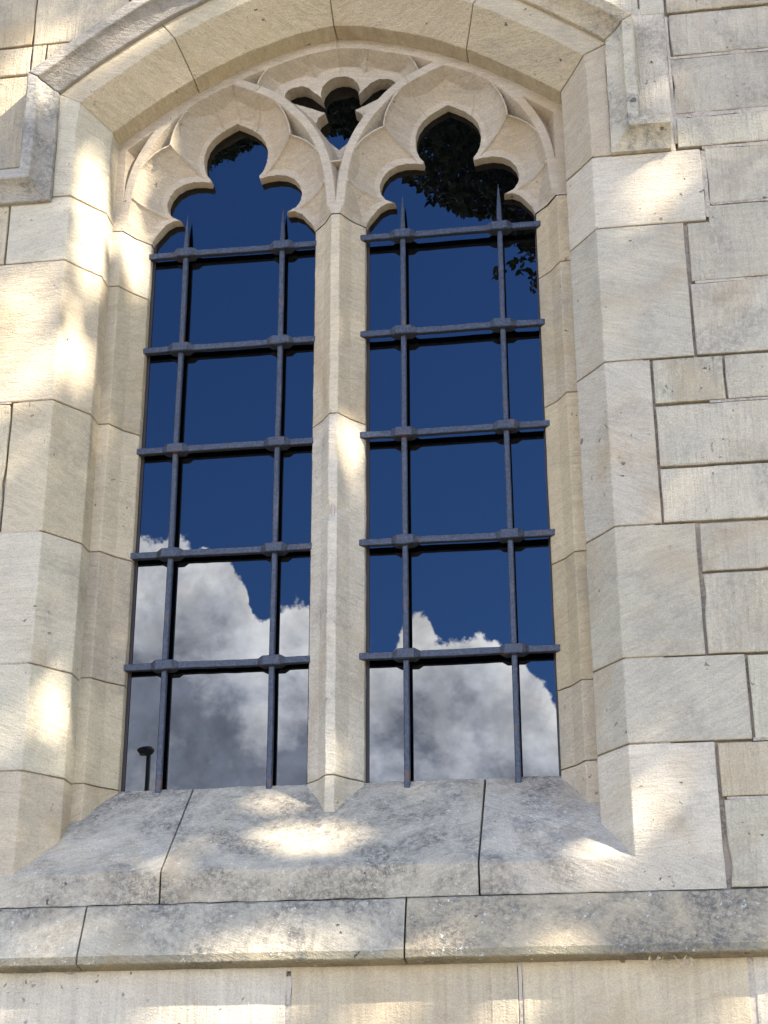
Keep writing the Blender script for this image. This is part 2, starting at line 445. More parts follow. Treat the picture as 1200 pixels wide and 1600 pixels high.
def pointing(x0, z0, x1, z1, w=.011, y=.0015):
    d = Vector((x1-x0, z1-z0)); L = d.length; d /= L; nn = Vector((-d.y, d.x)); k = max(2, int(L/.02)); vs = []; fs = []
    for i in range(k+1):
        p = Vector((x0, z0))+d*L*i/k; ww = w*.5*(1+.5*noise.noise(Vector((p.x*40, p.y*40, 3))))
        a = p+nn*ww; b = p-nn*ww; yy = y+.0012*noise.noise(Vector((p.x*60, p.y*60, 7)))
        vs += [(a.x, yy, a.y), (b.x, yy, b.y), (a.x, .02, a.y), (b.x, .02, b.y)]
    for i in range(k):
        o = 4*i; fs += [(o, o+1, o+5, o+4), (o, o+4, o+6, o+2), (o+1, o+3, o+7, o+5)]
    Mo.add(vs, fs)
for s in ((.974, 1.019, 1.44, 1.019, .015), (.973, .93, .973, 1.36, .007), (1.04, .909, 1.41, .909, .010), (1.041, .69, 1.041, .9, .012),
          (1.05, .729, 1.4, .729, .006), (.974, 1.216, 1.44, 1.216, .009), (.99, .493, 1.4, .493, .007), (1.0, .143, 1.4, .143, .006),
          (-.98, .277, -.86, .277, .006), (-.98, -.106, -.75, -.106, .006), (-.98, -.468, -.75, -.468, .009), (-.06, -1.25, -.06, -1.49, .012),
          (.980, -1.225, .980, -1.49, .016), (.47, -1.225, .47, -1.37, .008), (-1.0, -1.231, 1.1, -1.231, .014), (1.031, -.736, 1.3, -.736, .008), (.96, -.873, 1.3, -.873, .006)):
    pointing(*s[:4], w=s[4])
under(Mo.build('mortar_joint', M_MORTAR), wall)

# --- string course under the sill
S = MB()
prof = [(.10, -1.080), (0.0, -1.080), (-.008, -1.085), (-.052, -1.203), (-.052, -1.2205), (-.046, -1.2235), (.0, -1.2300), (.10, -1.2285)]
xj = [-3.4, -2.5, -1.45, -.550, .214, 1.30, 2.2, 3.4]
for i, (a, b) in enumerate(zip(xj, xj[1:])):
    prism(S, prof, lambda u, v, tt: (tt, u, v), stations(a+.002, b-.002, .05), tone('pale' if i not in (4,) else 'warm', .88), 
          .0018, amp=.0018, nobev=lambda c: c.y > .03, ang=20)
for q_, f in enumerate(S.f):                       # algae along the drip
    if max(S.v[i][2] for i in f) < -1.2015: S.t[q_] = (.30, .255, .165, S.t[q_][3])
under(S.build('string_course', M_LICHEN), wall)

# ================================================================== WINDOW
win = empty('gothic_window', 'tall two light pointed arch stone window with cusped tracery and dark reflecting glass', 'window', (0, 0, Z_SB))

# --- jambs: splayed outer order with its quoins
J = MB()
def plan_outer(s, xr):
    mx, my = (XA+XB)/2+.0015, T1/2+.001
    P = [(xr, 0.0), (XA, 0.0), (mx, my), (XB, T1), (XB, T2+.012), (XB+.06, T2+.03), (xr, .12)]
    return [(s*a, b) for a, b in P]
zR = [.929, .679, .2755, -.1845, -.5265, -.7365, -1.0]
xR = [1.036, .974, .860, .940, 1.031, .943]
kR = ['pale', 'grey', 'grey', 'grey', 'grey', 'pale']
for i in range(6):
    zt, zb = zR[i]-.0018, zR[i+1]+(.0018 if i < 5 else 0)
    if i == 0: zt = .906
    last = i == 5
    prism(J, plan_outer(1, xR[i]-.002), lambda u, v, tt: (u, v, tt), stations(zb-(.02 if last else 0), zt, .06), tone(kR[i]), .003, amp=.0014,
          nobev=lambda c, zb=zb, last=last: (last and c.z < zb+.001) or c.y > .115 and abs(c.x) > .7)
zL = [.929, .717, .277, -.106, -.468, -.744, -1.0]
xL = [.920, 1.128, .857, 1.078, 1.028, 1.048]
for i in range(6):
    zt, zb = zL[i]-.0018, zL[i+1]+(.0018 if i < 5 else 0)
    last = i == 5
    prism(J, plan_outer(-1, xL[i]-.002), lambda u, v, tt: (u, v, tt), stations(zb-(.02 if last else 0), zt, .06), tone(['pale', 'warm', 'warm', 'pale', 'pale', 'warm'][i]), .003, amp=.0014,
          nobev=lambda c, zb=zb, last=last: (last and c.z < zb+.001) or c.y > .115 and abs(c.x) > .7)
under(J.build('outer_jamb', M_DRESSED), win)

I = MB()
def plan_inner(s):
    P = [(XB+.02, T2), (XD, T2), ((XD+XE)/2+.005, (T2+G)/2+.002), (XE, G-.004), (XE, G+.034), (XB+.02, G+.034)]
    return [(s*a, b) for a, b in P]
for s, zz, kk in ((1, [ZS, .690, .281, -.179, -.525, -.731, -1.0], ['gold', 'tan', 'gold', 'gold', 'tan', 'warm']),
                  (-1, [ZS, .722, .278, -.105, -.461, -.742, -1.0], ['pale', 'warm', 'warm', 'tan', 'warm', 'warm'])):
    for i in range(6):
        prism(I, plan_inner(s), lambda u, v, tt: (u, v, tt), stations(zz[i+1]+.0014, zz[i]-.0014, .06), tone(kk[i]), .0025, amp=.0013, nobev=lambda c: c.y > G+.01)
under(I.build('inner_jamb', M_DRESSED), win)

# --- mullion
Mu = MB()
mp = [(-XM, G+.034), (-XM, G-.004), (-(XM*.52+XF*.48)+.005, (T2+G)/2+.002), (-XF, T2), (XF, T2), ((XM*.52+XF*.48)-.005, (T2+G)/2+.002), (XM, G-.004), (XM, G+.034)]
def mull(z0, z1, t, chip=None):
    bm_ = MB(); prism(bm_, mp, lambda u, v, tt: (u, v, tt), stations(z0, z1, .02), t, .0022, amp=.0013, nobev=lambda c: c.y > G+.01)
    if chip:                                       # a spalled arris
        cx_, cz_, r_, dd = chip; vs = []
        for v in bm_.v:
            d = math.hypot((v[0]-cx_)*1.2, v[2]-cz_)
            if d < r_ and v[1] < T2+.04: k = (1-(d/r_)**2); v = (v[0]*(1-.35*k), v[1]+dd*k, v[2])
            vs.append(v)
        bm_.v = vs
    o = len(Mu.v); Mu.v += bm_.v; Mu.f += [[o+i for i in f] for f in bm_.f]; Mu.t += bm_.t
mull(.2675, ZS-.0012, tone('warm')); mull(-.741, .2645, tone('pale'), chip=(-.004, -.02, .034, .016)); mull(-1.0, -.744, tone('pale'))
under(Mu.build('mullion', M_DRESSED), win)

# --- mortar cores behind the stone joints
Mc = MB()
def core(poly, z0, z1): prism(Mc, poly, lambda u, v, tt: (u, v, tt), [z0, z1], (.4, .4, .4, 0), 0, amp=0)
for s in (1, -1):
    core([(s*a, b) for a, b in ((.84, .005), (XA+.006, .006), (XB+.008, T1+.004), (XB+.008, .16), (.84, .115))], -.99, 1.20)
    core([(s*a, b) for a, b in ((XB+.01, T2+.006), (XD+.004, T2+.006), ((XD+XE)/2+.016, (T2+G)/2+.008), (XE+.008, G+.004), (XB+.01, G+.02))], -.99, ZS+.02)
core([(-XM+.008, G+.02), (-XM*.5+.006, (T2+G)/2+.014), (-.004, T2+.008), (.004, T2+.008), (XM*.5-.006, (T2+G)/2+.014), (XM-.008, G+.02)], -.95, ZS+.02)
under(Mc.build('mortar_core', M_MORTAR), win)

# --- arch ring: splayed voussoirs turning at the springing into the top of the jambs
Ar = MB()
n_arc = len(ARC_A)
pa = [(-XA, .932)] + [(-XA, .932+(1.253-.932)*k/4) for k in (1, 2, 3)] + ARC_A + [(XA, .910+(1.253-.910)*k/4) for k in (3, 2, 1)] + [(XA, .910)]
pb = [(-XB, .932)] + [(-XB, .932+(1.212-.932)*k/4) for k in (1, 2, 3)] + ARC_B + [(XB, .910+(1.212-.910)*k/4) for k in (3, 2, 1)] + [(XB, .910)]
pn = [(-.797, .932)] + [(-.797, .932+(1.287-.932)*k/4) for k in (1, 2, 3)] + ARC_N + [(.797, .910+(1.287-.910)*k/4) for k in (3, 2, 1)] + [(.797, .910)]
def voussoir(i0, i1, t, f0=0.0, f1=0.0):
    """stone between stations i0 and i1 (fractions trimmed for the joints)"""
    bm = bmesh.new(); rings = []
    for i in range(i0, i1+1):
        def pick(P):
            p = Vector(P[i])
            if i == i0 and f0: d = Vector(P[i+1])-p; p = p+d.normalized()*f0
            if i == i1 and f1: d = Vector(P[i-1])-p; p = p+d.normalized()*f1
            return p
        a, b, c = pick(pa), pick(pb), pick(pn)
        m = (a+b)/2+(a-b)*.01; c = c+(c-a).normalized()*(.006 if 3 <= i < len(pa)-4 else 0.0)
        ring = [(c.x, 0.0, c.y), (a.x, 0.0, a.y), (m.x, T1/2+.001, m.y), (b.x, T1, b.y), (b.x, T2+.06, b.y), (c.x, T2+.06, c.y)]
        rings.append([bm.verts.new(p) for p in ring])
    for a, b in zip(rings, rings[1:]):
        for k in range(6): bm.faces.new((a[k], a[(k+1) % 6], b[(k+1) % 6], b[k]))
    bm.faces.new(rings[0][::-1]); bm.faces.new(rings[-1])
    bmesh.ops.recalc_face_normals(bm, faces=bm.faces[:])
    for v in bm.verts: v.co = wob(v.co, .0015, 15)
    bm.normal_update()
    ed = [e for e in bm.edges if len(e.link_faces) == 2 and e.calc_face_angle(0) > R(18) and (e.verts[0].co.y+e.verts[1].co.y)/2 < T2]
    bmesh.ops.bevel(bm, geom=ed, offset=.0025, offset_type='OFFSET', segments=2, profile=.5, affect='EDGES', clamp_overlap=True)
    Ar.add_bm(bm, t)
def idx(x, side):
    best = min((abs(p[0]-x), i) for i, p in enumerate(pa) if 4 <= i < len(pa)-4)
    return best[1]
iL, iM, iR = idx(-.46, 0), idx(0, 0), idx(.44, 0)
NP = len(pa)-1
voussoir(0, 4, tone('pale')); voussoir(4, iL, tone('warm', .98), 0, .0014); voussoir(iL, iM, tone('warm', .95), .0014, .0016); voussoir(iM, iR, tone('tan'), .0016, .0012)
voussoir(iR, NP-4, tone('tan', .98), .0012, .0014); voussoir(NP-4, NP, tone('warm'), .0014, 0)
under(Ar.build('arch', M_DRESSED), win)
Ac = MB()                                   # mortar in the arch joints
for i in (iL, iM, iR, NP-4):
    a, b, c = Vector(pa[i]), Vector(pb[i]), Vector(pn[i]); d = Vector(pa[i+1])-Vector(pa[i-1]); d.normalize(); d *= .004
    k = .006
    sec = [(a+(c-a)*.9, .006), (a+(a-b).normalized()*k, .006), (b+(a-b).normalized()*k, T1+.006), (b+(a-b).normalized()*k, T2+.03), (a+(c-a)*.9, T2+.03)]
    vs = [(p.x-d.x, y, p.y-d.y) for p, y in sec]+[(p.x+d.x, y, p.y+d.y) for p, y in sec]
    Ac.add(vs, [(0, 1, 2, 3, 4), (9, 8, 7, 6, 5)]+[(q, q+5, (q+1) % 5+5, (q+1) % 5) for q in range(5)])
under(Ac.build('arch_mortar', M_MORTAR), win)

# --- hood mould with its returned labels
H = MB()
hp = [(0, .03), (0, -.016), (.012, -.021), (.021, -.027), (.031, -.036), (.041, -.050), (.048, -.066), (.076, -.070), (.081, -.064), (.086, .03)]
path = [(-1.0, .912), (-.90, .912)] + [(-.797, .912)] + [(-.797, .912+(1.287-.912)*k/3) for k in (1, 2)] + ARC_N + [(.797, .908+(1.287-.908)*k/3) for k in (2, 1)] + [(.797, .908)] + [(.88, .908), (.958, .908)]
def hood(i0, i1, t, g0=0, g1=0):
    bm = bmesh.new(); rings = []
    for i in range(i0, i1+1):
        p = Vector(path[i]); a = Vector(path[i-1]) if i > 0 else None; b = Vector(path[i+1]) if i < len(path)-1 else None
        d1 = (p-a).normalized() if a is not None else (b-p).normalized(); d2 = (b-p).normalized() if b is not None else d1
        n1 = Vector((-d1.y, d1.x)); n2 = Vector((-d2.y, d2.x)); m = (n1+n2)/(1+n1.dot(n2))
        sh = Vector((0, 0))
        if i == i0: sh = d2*g0
        if i == i1: sh = -d1*g1
        rings.append([bm.verts.new((p.x+m.x*u+sh.x, y, p.y+m.y*u+sh.y)) for u, y in hp])
    n = len(hp)
    for a, b in zip(rings, rings[1:]):
        for k in range(n): bm.faces.new((a[k], a[(k+1) % n], b[(k+1) % n], b[k]))
    bm.faces.new(rings[0][::-1]); bm.faces.new(rings[-1])
    bmesh.ops.recalc_face_normals(bm, faces=bm.faces[:])
    el_ = [e for e in bm.edges if e.calc_length() > .06]
    bmesh.ops.subdivide_edges(bm, edges=el_, cuts=3, use_grid_fill=True)
    for v in bm.verts: v.co = wob(v.co, .0022, 16)
    bm.normal_update()
    ed = [e for e in bm.edges if len(e.link_faces) == 2 and e.calc_face_angle(0) > R(28) and e.verts[0].co.y < .01]
    bmesh.ops.bevel(bm, geom=ed, offset=.0022, offset_type='OFFSET', segments=1, affect='EDGES', clamp_overlap=True)
    H.add_bm(bm, t)
k0 = 5; k1 = 5+len(ARC_N)-1
hood(k0, k0+15, tone('dull', .78), .002, .001); hood(k0+15, k1-14, tone('grey')); hood(k1-14, k1, tone('tan'), .001, .002)
hood_ob = under(H.build('hood_mould', M_HOOD), win)
H = MB(); hood(0, k0, tone('dull', .95), 0, .001)
l1 = H.build('label_stop', M_HOOD); l1.parent = hood_ob
H = MB(); hood(k1, len(path)-1, tone('pale'), .001, 0)
l2 = H.build('label_stop', M_HOOD); l2.parent = hood_ob

# --- sill
Si = MB()
sp_ = [(.20, Z_SB), (0.0, Z_SB), (-.001, Z_SILL-.004), (.006, Z_SILL+.004), (G+.004, Z_SILL+(G+.004)*.969), (.32, -.7435), (.32, Z_SB)]
for a, b, t in ((-1.05, -.375, tone('pale', .92)), (-.375, .383, tone('pale', .92)), (.383, .944, tone('pale', .95))):
    if a < -1: x0, x1 = -.7445, b-.002
    elif b > .9: x0, x1 = a+.002, .7445
    else: x0, x1 = a+.002, b-.002
    prism(Si, sp_, lambda u, v, tt: (tt, u, v), stations(x0, x1, .03), t, .0035, amp=.0026, ang=16, nobev=lambda c: c.y > .15 and c.z < -.9 or abs(c.x) > .742)
    # stone's face runs on flush under the jamb
    if a < -1: flat_stone(Si, [(-1.05, Z_SB), (-.738, Z_SB), (-.738, Z_SILL-.004), (-.7445, Z_SILL), (-1.05, Z_SILL)], t, y0=-.0009, nobev=lambda c: True, g=.0, chip=0)
    if b > .9: flat_stone(Si, [(.738, Z_SB), (.942, Z_SB), (.942, Z_SILL), (.7445, Z_SILL), (.738, Z_SILL-.004)], t, y0=-.0009, nobev=lambda c: True, g=.0, chip=0)
under(Si.build('sill', M_SILL), win)

# --- tracery carved as one sheet of stone: every foil a hollow chamfer, cusps and eyes between
YE, TC = .267, .174
LO = [(0, 1.314), (.022, 1.302), (.05, 1.285), (.073, 1.264), (.089, 1.239), (.097, 1.210), (.098, 1.185), (.094, 1.158), (.086, 1.136), (.073, 1.119), (.076, 1.108),
      (.100, 1.114), (.130, 1.116), (.158, 1.110), (.181, 1.096), (.198, 1.073), (.206, 1.046), (.203, 1.020), (.189, .998), (.160, .983),
      (.184, .983), (.207, .971), (.222, .952), (.238, .932), (.247, .915), (.25, .900), (.25, .80), (.25, .60)]
DO = [(0, 1.437), (.020, 1.434), (.040, 1.422), (.054, 1.403), (.060, 1.380), (.054, 1.360), (.078, 1.384), (.096, 1.402), (.118, 1.413), (.145, 1.412), (.163, 1.402), (.172, 1.385),
      (.162, 1.366), (.140, 1.352), (.112, 1.340), (.082, 1.326), (.044, 1.308), (.066, 1.291), (.073, 1.268), (.064, 1.240), (.045, 1.213), (.022, 1.190), (0, 1.170)]
SUB = [(0, 1.412), (.06, 1.385), (.142, 1.335), (.2, 1.275), (.24, 1.22), (.278, 1.143), (.299, 1.06), (.309, .97), (.3125, .905), (.3125, .80)]
def mirror(H): return [(-x, z) for x, z in H[::-1] if x > 1e-6] + list(H)
XC = XM+.25
def shift(P, dx): return np.array([(x+dx, z) for x, z in P])
def smooth_sub(P):
    h = catmull(P, 5); return mirror(h)
OUTL = [shift(mirror(LO), -XC), shift(mirror(LO), XC), np.array(mirror(DO) if DO[-1][0] else ([(-x, z) for x, z in DO[-2:0:-1]] + DO[:]))]
SUBS = [shift(smooth_sub(SUB), -XC), shift(smooth_sub(SUB), XC)]
def seg_dist(P, L, closed=False):
    A_ = L if closed else L[:-1]; B_ = np.roll(L, -1, 0) if closed else L[1:]
    best = np.full(len(P), 9.0); near = np.zeros_like(P)
    for a, b in zip(A_, B_):
        ab = b-a; t = np.clip(((P-a)@ab)/max(ab@ab, 1e-12), 0, 1); q = a+t[:, None]*ab
        d = np.hypot(*(P-q).T); m = d < best; best[m] = d[m]; near[m] = q[m]
    return best, near
def inside(P, L):
    x, z = P.T; c = np.zeros(len(P), bool)
    for a, b in zip(L, np.roll(L, -1, 0)):
        m = (a[1] > z) != (b[1] > z)
        with np.errstate(divide='ignore', invalid='ignore'):
            xi = (b[0]-a[0])*(z-a[1])/(b[1]-a[1])+a[0]
        c ^= m & (x < xi)
    return c
def sstep(a, b, x): t = np.clip((x-a)/(b-a), 0, 1); return t*t*(3-2*t)
STEP = .0022
gx = np.arange(-.676, .6761, STEP); gz = np.arange(ZS+.0008, 1.545, STEP)
GX, GZ = np.meshgrid(gx, gz); P = np.stack([GX.ravel(), GZ.ravel()], 1)
arcB = np.array(ARC_B); closedB = np.vstack([arcB, [[.69, 1.2], [.69, .7], [-.69, .7], [-.69, 1.2]]])
inB = inside(P, closedB); dB, _ = seg_dist(P, arcB)
keep_v = inB | (dB < .012)
open_d = np.full(len(P), 9.0); open_in = np.zeros(len(P), bool); near_o = np.zeros_like(P); dl = []
for L in OUTL:
    d, q = seg_dist(P, L, True); ins = inside(P, L); m = d < open_d
    open_d[m] = d[m]; near_o[m] = q[m]; open_in |= ins; dl.append(np.where(ins, 0, d))
inS = inside(P, SUBS[0]) | inside(P, SUBS[1])
dS = np.minimum(seg_dist(P, SUBS[0])[0], seg_dist(P, SUBS[1])[0])
s_in = np.clip(dS-.0125, 0, 9)
EYE = .085
def bevelled(s, slope, dmax): return np.clip(s*slope, 0, dmax)
frame = np.where(inS, T2+bevelled(s_in, 2.2, EYE), 0)
mB = np.minimum(np.where(inB, dB, 0)-.030, np.where(P[:, 1] < 1.25, XD+.004-np.abs(P[:, 0]), 9))
pit = np.clip(np.minimum(s_in, mB), 0, 9)
frame = np.where(inS, frame, T2+bevelled(pit, 2.4, .06))
def hollow(d, w, ye): t = np.clip(d/w, 0, 1); return TC+(ye-TC)*(.66*(1-t)+.34*np.sqrt(np.clip(1-t*t, 0, 1)))
w1, w2 = .082, .076
dl_light = np.minimum(dl[0], dl[1])
# each foil is its own round cutter, so that neighbouring hollows meet in a sharp arris running out from the cusp
ax = np.abs(np.abs(P[:, 0])-XC); az_ = P[:, 1]
def circ(x, z, cx_, cz_, r_): return np.hypot(x-cx_, z-cz_)-r_
f_light = [np.maximum(circ(ax, az_, -.03, 1.19, .128), circ(ax, az_, .03, 1.19, .128)), circ(ax, az_, .135, 1.05, .071), circ(ax, az_, .170, .903, .080)]
bx = np.abs(P[:, 0])
f_dag = [circ(bx, az_, 0, 1.377, .060), np.hypot((bx-.118), (az_-1.372)*1.15)-.050, seg_dist(np.stack([bx, az_], 1), np.array(DO[16:]))[0]]
def scoops(fs, w):
    h = np.stack([np.where(f < w+lip, np.where(f < w, hollow(np.clip(f, 0, 9), w, YE), TC), -1) for f in fs])
    h.sort(0); top, nxt = h[-1], h[-2]
    rib = np.where(nxt > 0, np.clip(1-(top-nxt)/.007, 0, 1), 0)          # a thin fillet stands on the arris
    rim = np.clip(1-np.abs(np.min(np.stack(fs), 0)-w-lip*.5)/lip, 0, 1)
    return np.where(top > 0, top-.0045*rib-.003*rim, 9)
lip = .006
cusp = np.where(inS, scoops(f_light, w1), scoops(f_dag, w2))
depth = np.minimum(frame, cusp)
# straight hollow chamfer at the springing, the same as mullion and jamb below
tt_ = np.clip(dl_light/.062, 0, 1)
hol = np.interp(tt_, [0, .57, 1.0], [G-.004, (T2+G)/2+.002, T2])
k_ = sstep(.912, .950, P[:, 1]+0*P[:, 0])
depth = np.where(inS, hol*(1-k_)+depth*k_, depth)
# fine joints between the carved stones
for a, b in (((-.312, 1.262+.04), (-.325, 1.40)), ((-.36, 1.29), (-.395, 1.365)), ((-.262, 1.282), (-.238, 1.352)), ((0, 1.437), (0, 1.53)), ((.262, 1.278), (.215, 1.34)),
             ((.395, 1.25), (.415, 1.36)), ((-.255, 1.36), (-.215, 1.40)), ((.225, 1.33), (.20, 1.38))):
    d, _ = seg_dist(P, np.array([a, b])); depth = depth+.0035*np.clip(1-d/.0032, 0, 1)
nz_ = np.array([noise.noise(Vector((x*18, 0, z*18)))*.0016+noise.noise(Vector((x*75, 3, z*75)))*.0006 for x, z in P])
depth = depth+nz_*np.clip(open_d/.01, 0, 1)
nx_, nzn = len(gx), len(gz)
ii = np.arange(len(P)).reshape(nzn, nx_)
F = np.stack([ii[:-1, :-1], ii[:-1, 1:], ii[1:, 1:], ii[1:, :-1]], -1).reshape(-1, 4)
ok = (~open_in[F]).any(1) & keep_v[F].all(1)
F = F[ok]
used = np.unique(F); snap = np.zeros(len(P), bool); snap[used] = open_in[used]
Pn = P.copy(); Pn[snap] = near_o[snap]
kk_ = sstep(.912, .950, Pn[:, 1])
depth = np.where(snap, np.where(dl[2] < .03, YE, (G-.004)*(1-kk_)+YE*kk_), depth)
E_ = np.concatenate([F[:, [0, 1]], F[:, [1, 2]], F[:, [2, 3]], F[:, [3, 0]]])
key = np.sort(E_, 1); un, first, cnt = np.unique(key, axis=0, return_index=True, return_counts=True)
be = E_[first[cnt == 1]]; be = be[snap[be].all(1)]
remap = -np.ones(len(P), int); remap[used] = np.arange(len(used))
V1 = np.stack([Pn[used, 0], depth[used], Pn[used, 1]], 1)
bv = np.unique(be); remap2 = -np.ones(len(P), int); remap2[bv] = len(used)+np.arange(len(bv))
V2 = np.stack([Pn[bv, 0], np.full(len(bv), G+.030), Pn[bv, 1]], 1)
FQ = np.concatenate([remap[F], np.stack([remap[be[:, 1]], remap[be[:, 0]], remap2[be[:, 0]], remap2[be[:, 1]]], 1)])
me = bpy.data.meshes.new('tracery'); me.from_pydata(np.concatenate([V1, V2]).tolist(), [], FQ.tolist()); me.update()
att = me.attributes.new('tone', 'FLOAT_COLOR', 'POINT')
Vall = np.concatenate([V1, V2]); tb = np.array([.42, .345, .25])
# the tracery is pieced from stones of slightly different tint
vv = np.array([.5+.5*noise.cell(Vector((x*4.1+7, 0, z*3.3))) for x, _, z in Vall])
tcol = np.concatenate([tb[None, :]*(.95+.1*vv[:, None]), np.full((len(Vall), 1), .37)], 1).astype(np.float32)
att.data.foreach_set('color', tcol.ravel())
me.materials.append(M_CARVED)
tr = bpy.data.objects.new('tracery', me); COL.objects.link(tr); under(tr, win)

# --- glass: one pane per light and one in the dagger, edged with sealant
def pane(name, L, y, smooth=False):
    bm = bmesh.new()
    vs = [bm.verts.new((x, y, z)) for x, z in L]; vb = [bm.verts.new((x, y+.006, z)) for x, z in L]
    f = bm.faces.new(vs); bm.faces.new(vb[::-1]); n = len(vs)
    for i in range(n): bm.faces.new((vs[i], vb[i], vb[(i+1) % n], vs[(i+1) % n]))
    bmesh.ops.recalc_face_normals(bm, faces=bm.faces[:])
    bmesh.ops.triangulate(bm, faces=[q for q in bm.faces if len(q.verts) > 4])
    mb = MB(); mb.add_bm(bm); return under(mb.build(name, M_GLASS), win)
YG = G+.024
for sx in (-1, 1):
    L = [(sx*XC-.262, -.775), (sx*XC+.262, -.775), (sx*XC+.262, 1.06), (sx*XC+.10, 1.315), (sx*XC-.10, 1.315), (sx*XC-.262, 1.06)]
    pane('glass_pane', L, YG)
pane('glass_pane', [(-.19, 1.29), (0, 1.14), (.19, 1.29), (.19, 1.46), (-.19, 1.46)], YG-.006)
Se = MB()
for sx in (-1, 1):
    for e, w in ((-1, .009), (1, .006)):
        xe = sx*XC+e*.25
        slab(Se, min(xe, xe-e*w), -.77, max(xe, xe-e*w), .93, YG-.004, YG+.002)
    slab(Se, sx*XC-.25, -.762, sx*XC+.25, -.744, YG-.005, YG+.002)
under(Se.build('sealant_bead', M_LEAD), win)

# ================================================================== IRON GRILLES
def grille(label, xc, ups, yb, seed, tops):
    g = empty('iron_grille', label, 'window grille', (xc, yb, -.76), 'wrought iron grilles in the window lights')
    rr = random.Random(seed)
    base = Vector((xc, yb, -.76))
    # uprights: square bars run to a drawn point
    for ux, zt in zip(ups, tops):
        ring = []; st = stations(-.790, zt-.125, .05)+[zt-.09, zt-.05, zt-.02, zt]; hw = [.0076]*(len(st)-4)+[.0066, .0046, .0024, .0006]
        bm = bmesh.new(); R_ = []
        for z, h in zip(st, hw):
            dx = .0022*noise.noise(Vector((ux*9, z*2.2, seed))); dy = .0015*noise.noise(Vector((ux*9, z*3, seed+5)))
            c = h*.72
            R_.append([bm.verts.new((ux+dx+a-base.x, dy+b, z-base.z)) for a, b in ((-h, -c), (-c, -h), (c, -h), (h, -c), (h, c), (c, h), (-c, h), (-h, c))])
        for a, b in zip(R_, R_[1:]):
            for k in range(8): bm.faces.new((a[k], a[(k+1) % 8], b[(k+1) % 8], b[k]))
        bm.faces.new(R_[0][::-1]); bm.faces.new(R_[-1])
        bmesh.ops.recalc_face_normals(bm, faces=bm.faces[:])
        mb = MB(); mb.add_bm(bm); mb.build('upright_bar', M_IRON, g)
    for i in range(5):
        z = .867-.3196*i+rr.uniform(-.002, .002)

        def sec(x):                                # half height, half depth: swollen into an eye round each upright
            d = min(abs(x-u) for u in ups)
            h = .0090 if d > .036 else .0090+.0050*(1-max(0, d-.024)/.012) if d > .024 else .0140
            dp = .0085 if d > .038 else .0085+.0115*(1-max(0, d-.022)/.016) if d > .022 else .0205
            return h, dp
        xs_ = sorted(set([round(xc-.288+.009*k, 4) for k in range(65)] + [round(u+o, 4) for u in ups for o in (-.038, -.036, -.024, -.022, 0, .022, .024, .036, .038)]))
        bm = bmesh.new(); R_ = []; sag = [rr.uniform(-.003, .003) for _ in range(3)]
        for x in xs_:
            h, dp = sec(x)
            h *= 1+.10*noise.noise(Vector((x*30, i, seed))); dp *= 1+.08*noise.noise(Vector((x*30, i+9, seed)))
            zz = z+.0020*noise.noise(Vector((x*6, i*3.3, seed+2)))-base.z
            c = .84
            R_.append([bm.verts.new((x-base.x, b*dp, zz+a*h)) for a, b in ((-c, -1), (c, -1), (1, -c), (1, c), (c, 1), (-c, 1), (-1, c), (-1, -c))])
        for a, b in zip(R_, R_[1:]):
            for k in range(8): bm.faces.new((a[k], a[(k+1) % 8], b[(k+1) % 8], b[k]))
        bm.faces.new(R_[0][::-1]); bm.faces.new(R_[-1])
        bmesh.ops.recalc_face_normals(bm, faces=bm.faces[:])
        mb = MB(); mb.add_bm(bm); mb.build('cross_bar', M_IRON, g)
    return g
grille('dark wrought iron grille over the left light, where clouds and a lamp post are reflected', -XC, (-.466, -.174), G+.000, 3, (1.004, 1.0))
grille('dark wrought iron grille over the right light, where tree leaves are reflected at the top', XC, (.186, .468), G-.010, 8, (1.003, 1.016))

# ================================================================== dry weed under the string course
w = empty('dry_weed', 'small withered tan weed hanging under the string course at lower right', 'dry plant', (.80, -.02, -1.226))
rw = random.Random(4)
def sprig(mb, p, d, L, r=.0012):
    p = Vector(p); d = Vector(d).normalized(); pts_ = [p]
    for k in range(4): d = (d+Vector((rw.uniform(-.3, .3), rw.uniform(-.2, .1), -.25))).normalized(); pts_.append(pts_[-1]+d*L/4)
    for a, b in zip(pts_, pts_[1:]):
        u = (b-a).cross(Vector((0, 1, 0))).normalized()*r; v_ = (b-a).cross(u).normalized()*r
        mb.add([a+u, a+v_, a-u, a-v_, b+u*.8, b+v_*.8, b-u*.8, b-v_*.8], [(0, 1, 5, 4), (1, 2, 6, 5), (2, 3, 7, 6), (3, 0, 4, 7)])
    return pts_
for k in range(11):
    st_ = MB(); x0 = rw.uniform(-.045, .06); pts_ = sprig(st_, (x0, rw.uniform(-.02, .0), 0), (rw.uniform(-.6, .6), -.5, -.7), rw.uniform(.012, .045))
    so = st_.build('stalk', M_DRY, w)
    for q in pts_[2:]:
        if rw.random() < .6:
            a = rw.uniform(0, 6.28); l = rw.uniform(.006, .013); dx = Vector((math.cos(a), -.3, math.sin(a)-.4)).normalized()*l; sd2 = dx.cross(Vector((0, 1, .2))).normalized()*l*.35
            lf_ = MB(); lf_.add([q, q+dx*.5+sd2, q+dx, q+dx*.5-sd2], [(0, 1, 2, 3)]); lf_.build('withered_leaf', M_DRY, so)

# ================================================================== what stands opposite: ground, trees, lamp post
G0 = -3.3
gm = MB(); gm.add([(-300, -300, G0), (300, -300, G0), (300, 60, G0), (-300, 60, G0)], [(0, 1, 2, 3)])
gr = gm.build('ground', M_PAVE); gr['kind'] = 'structure'

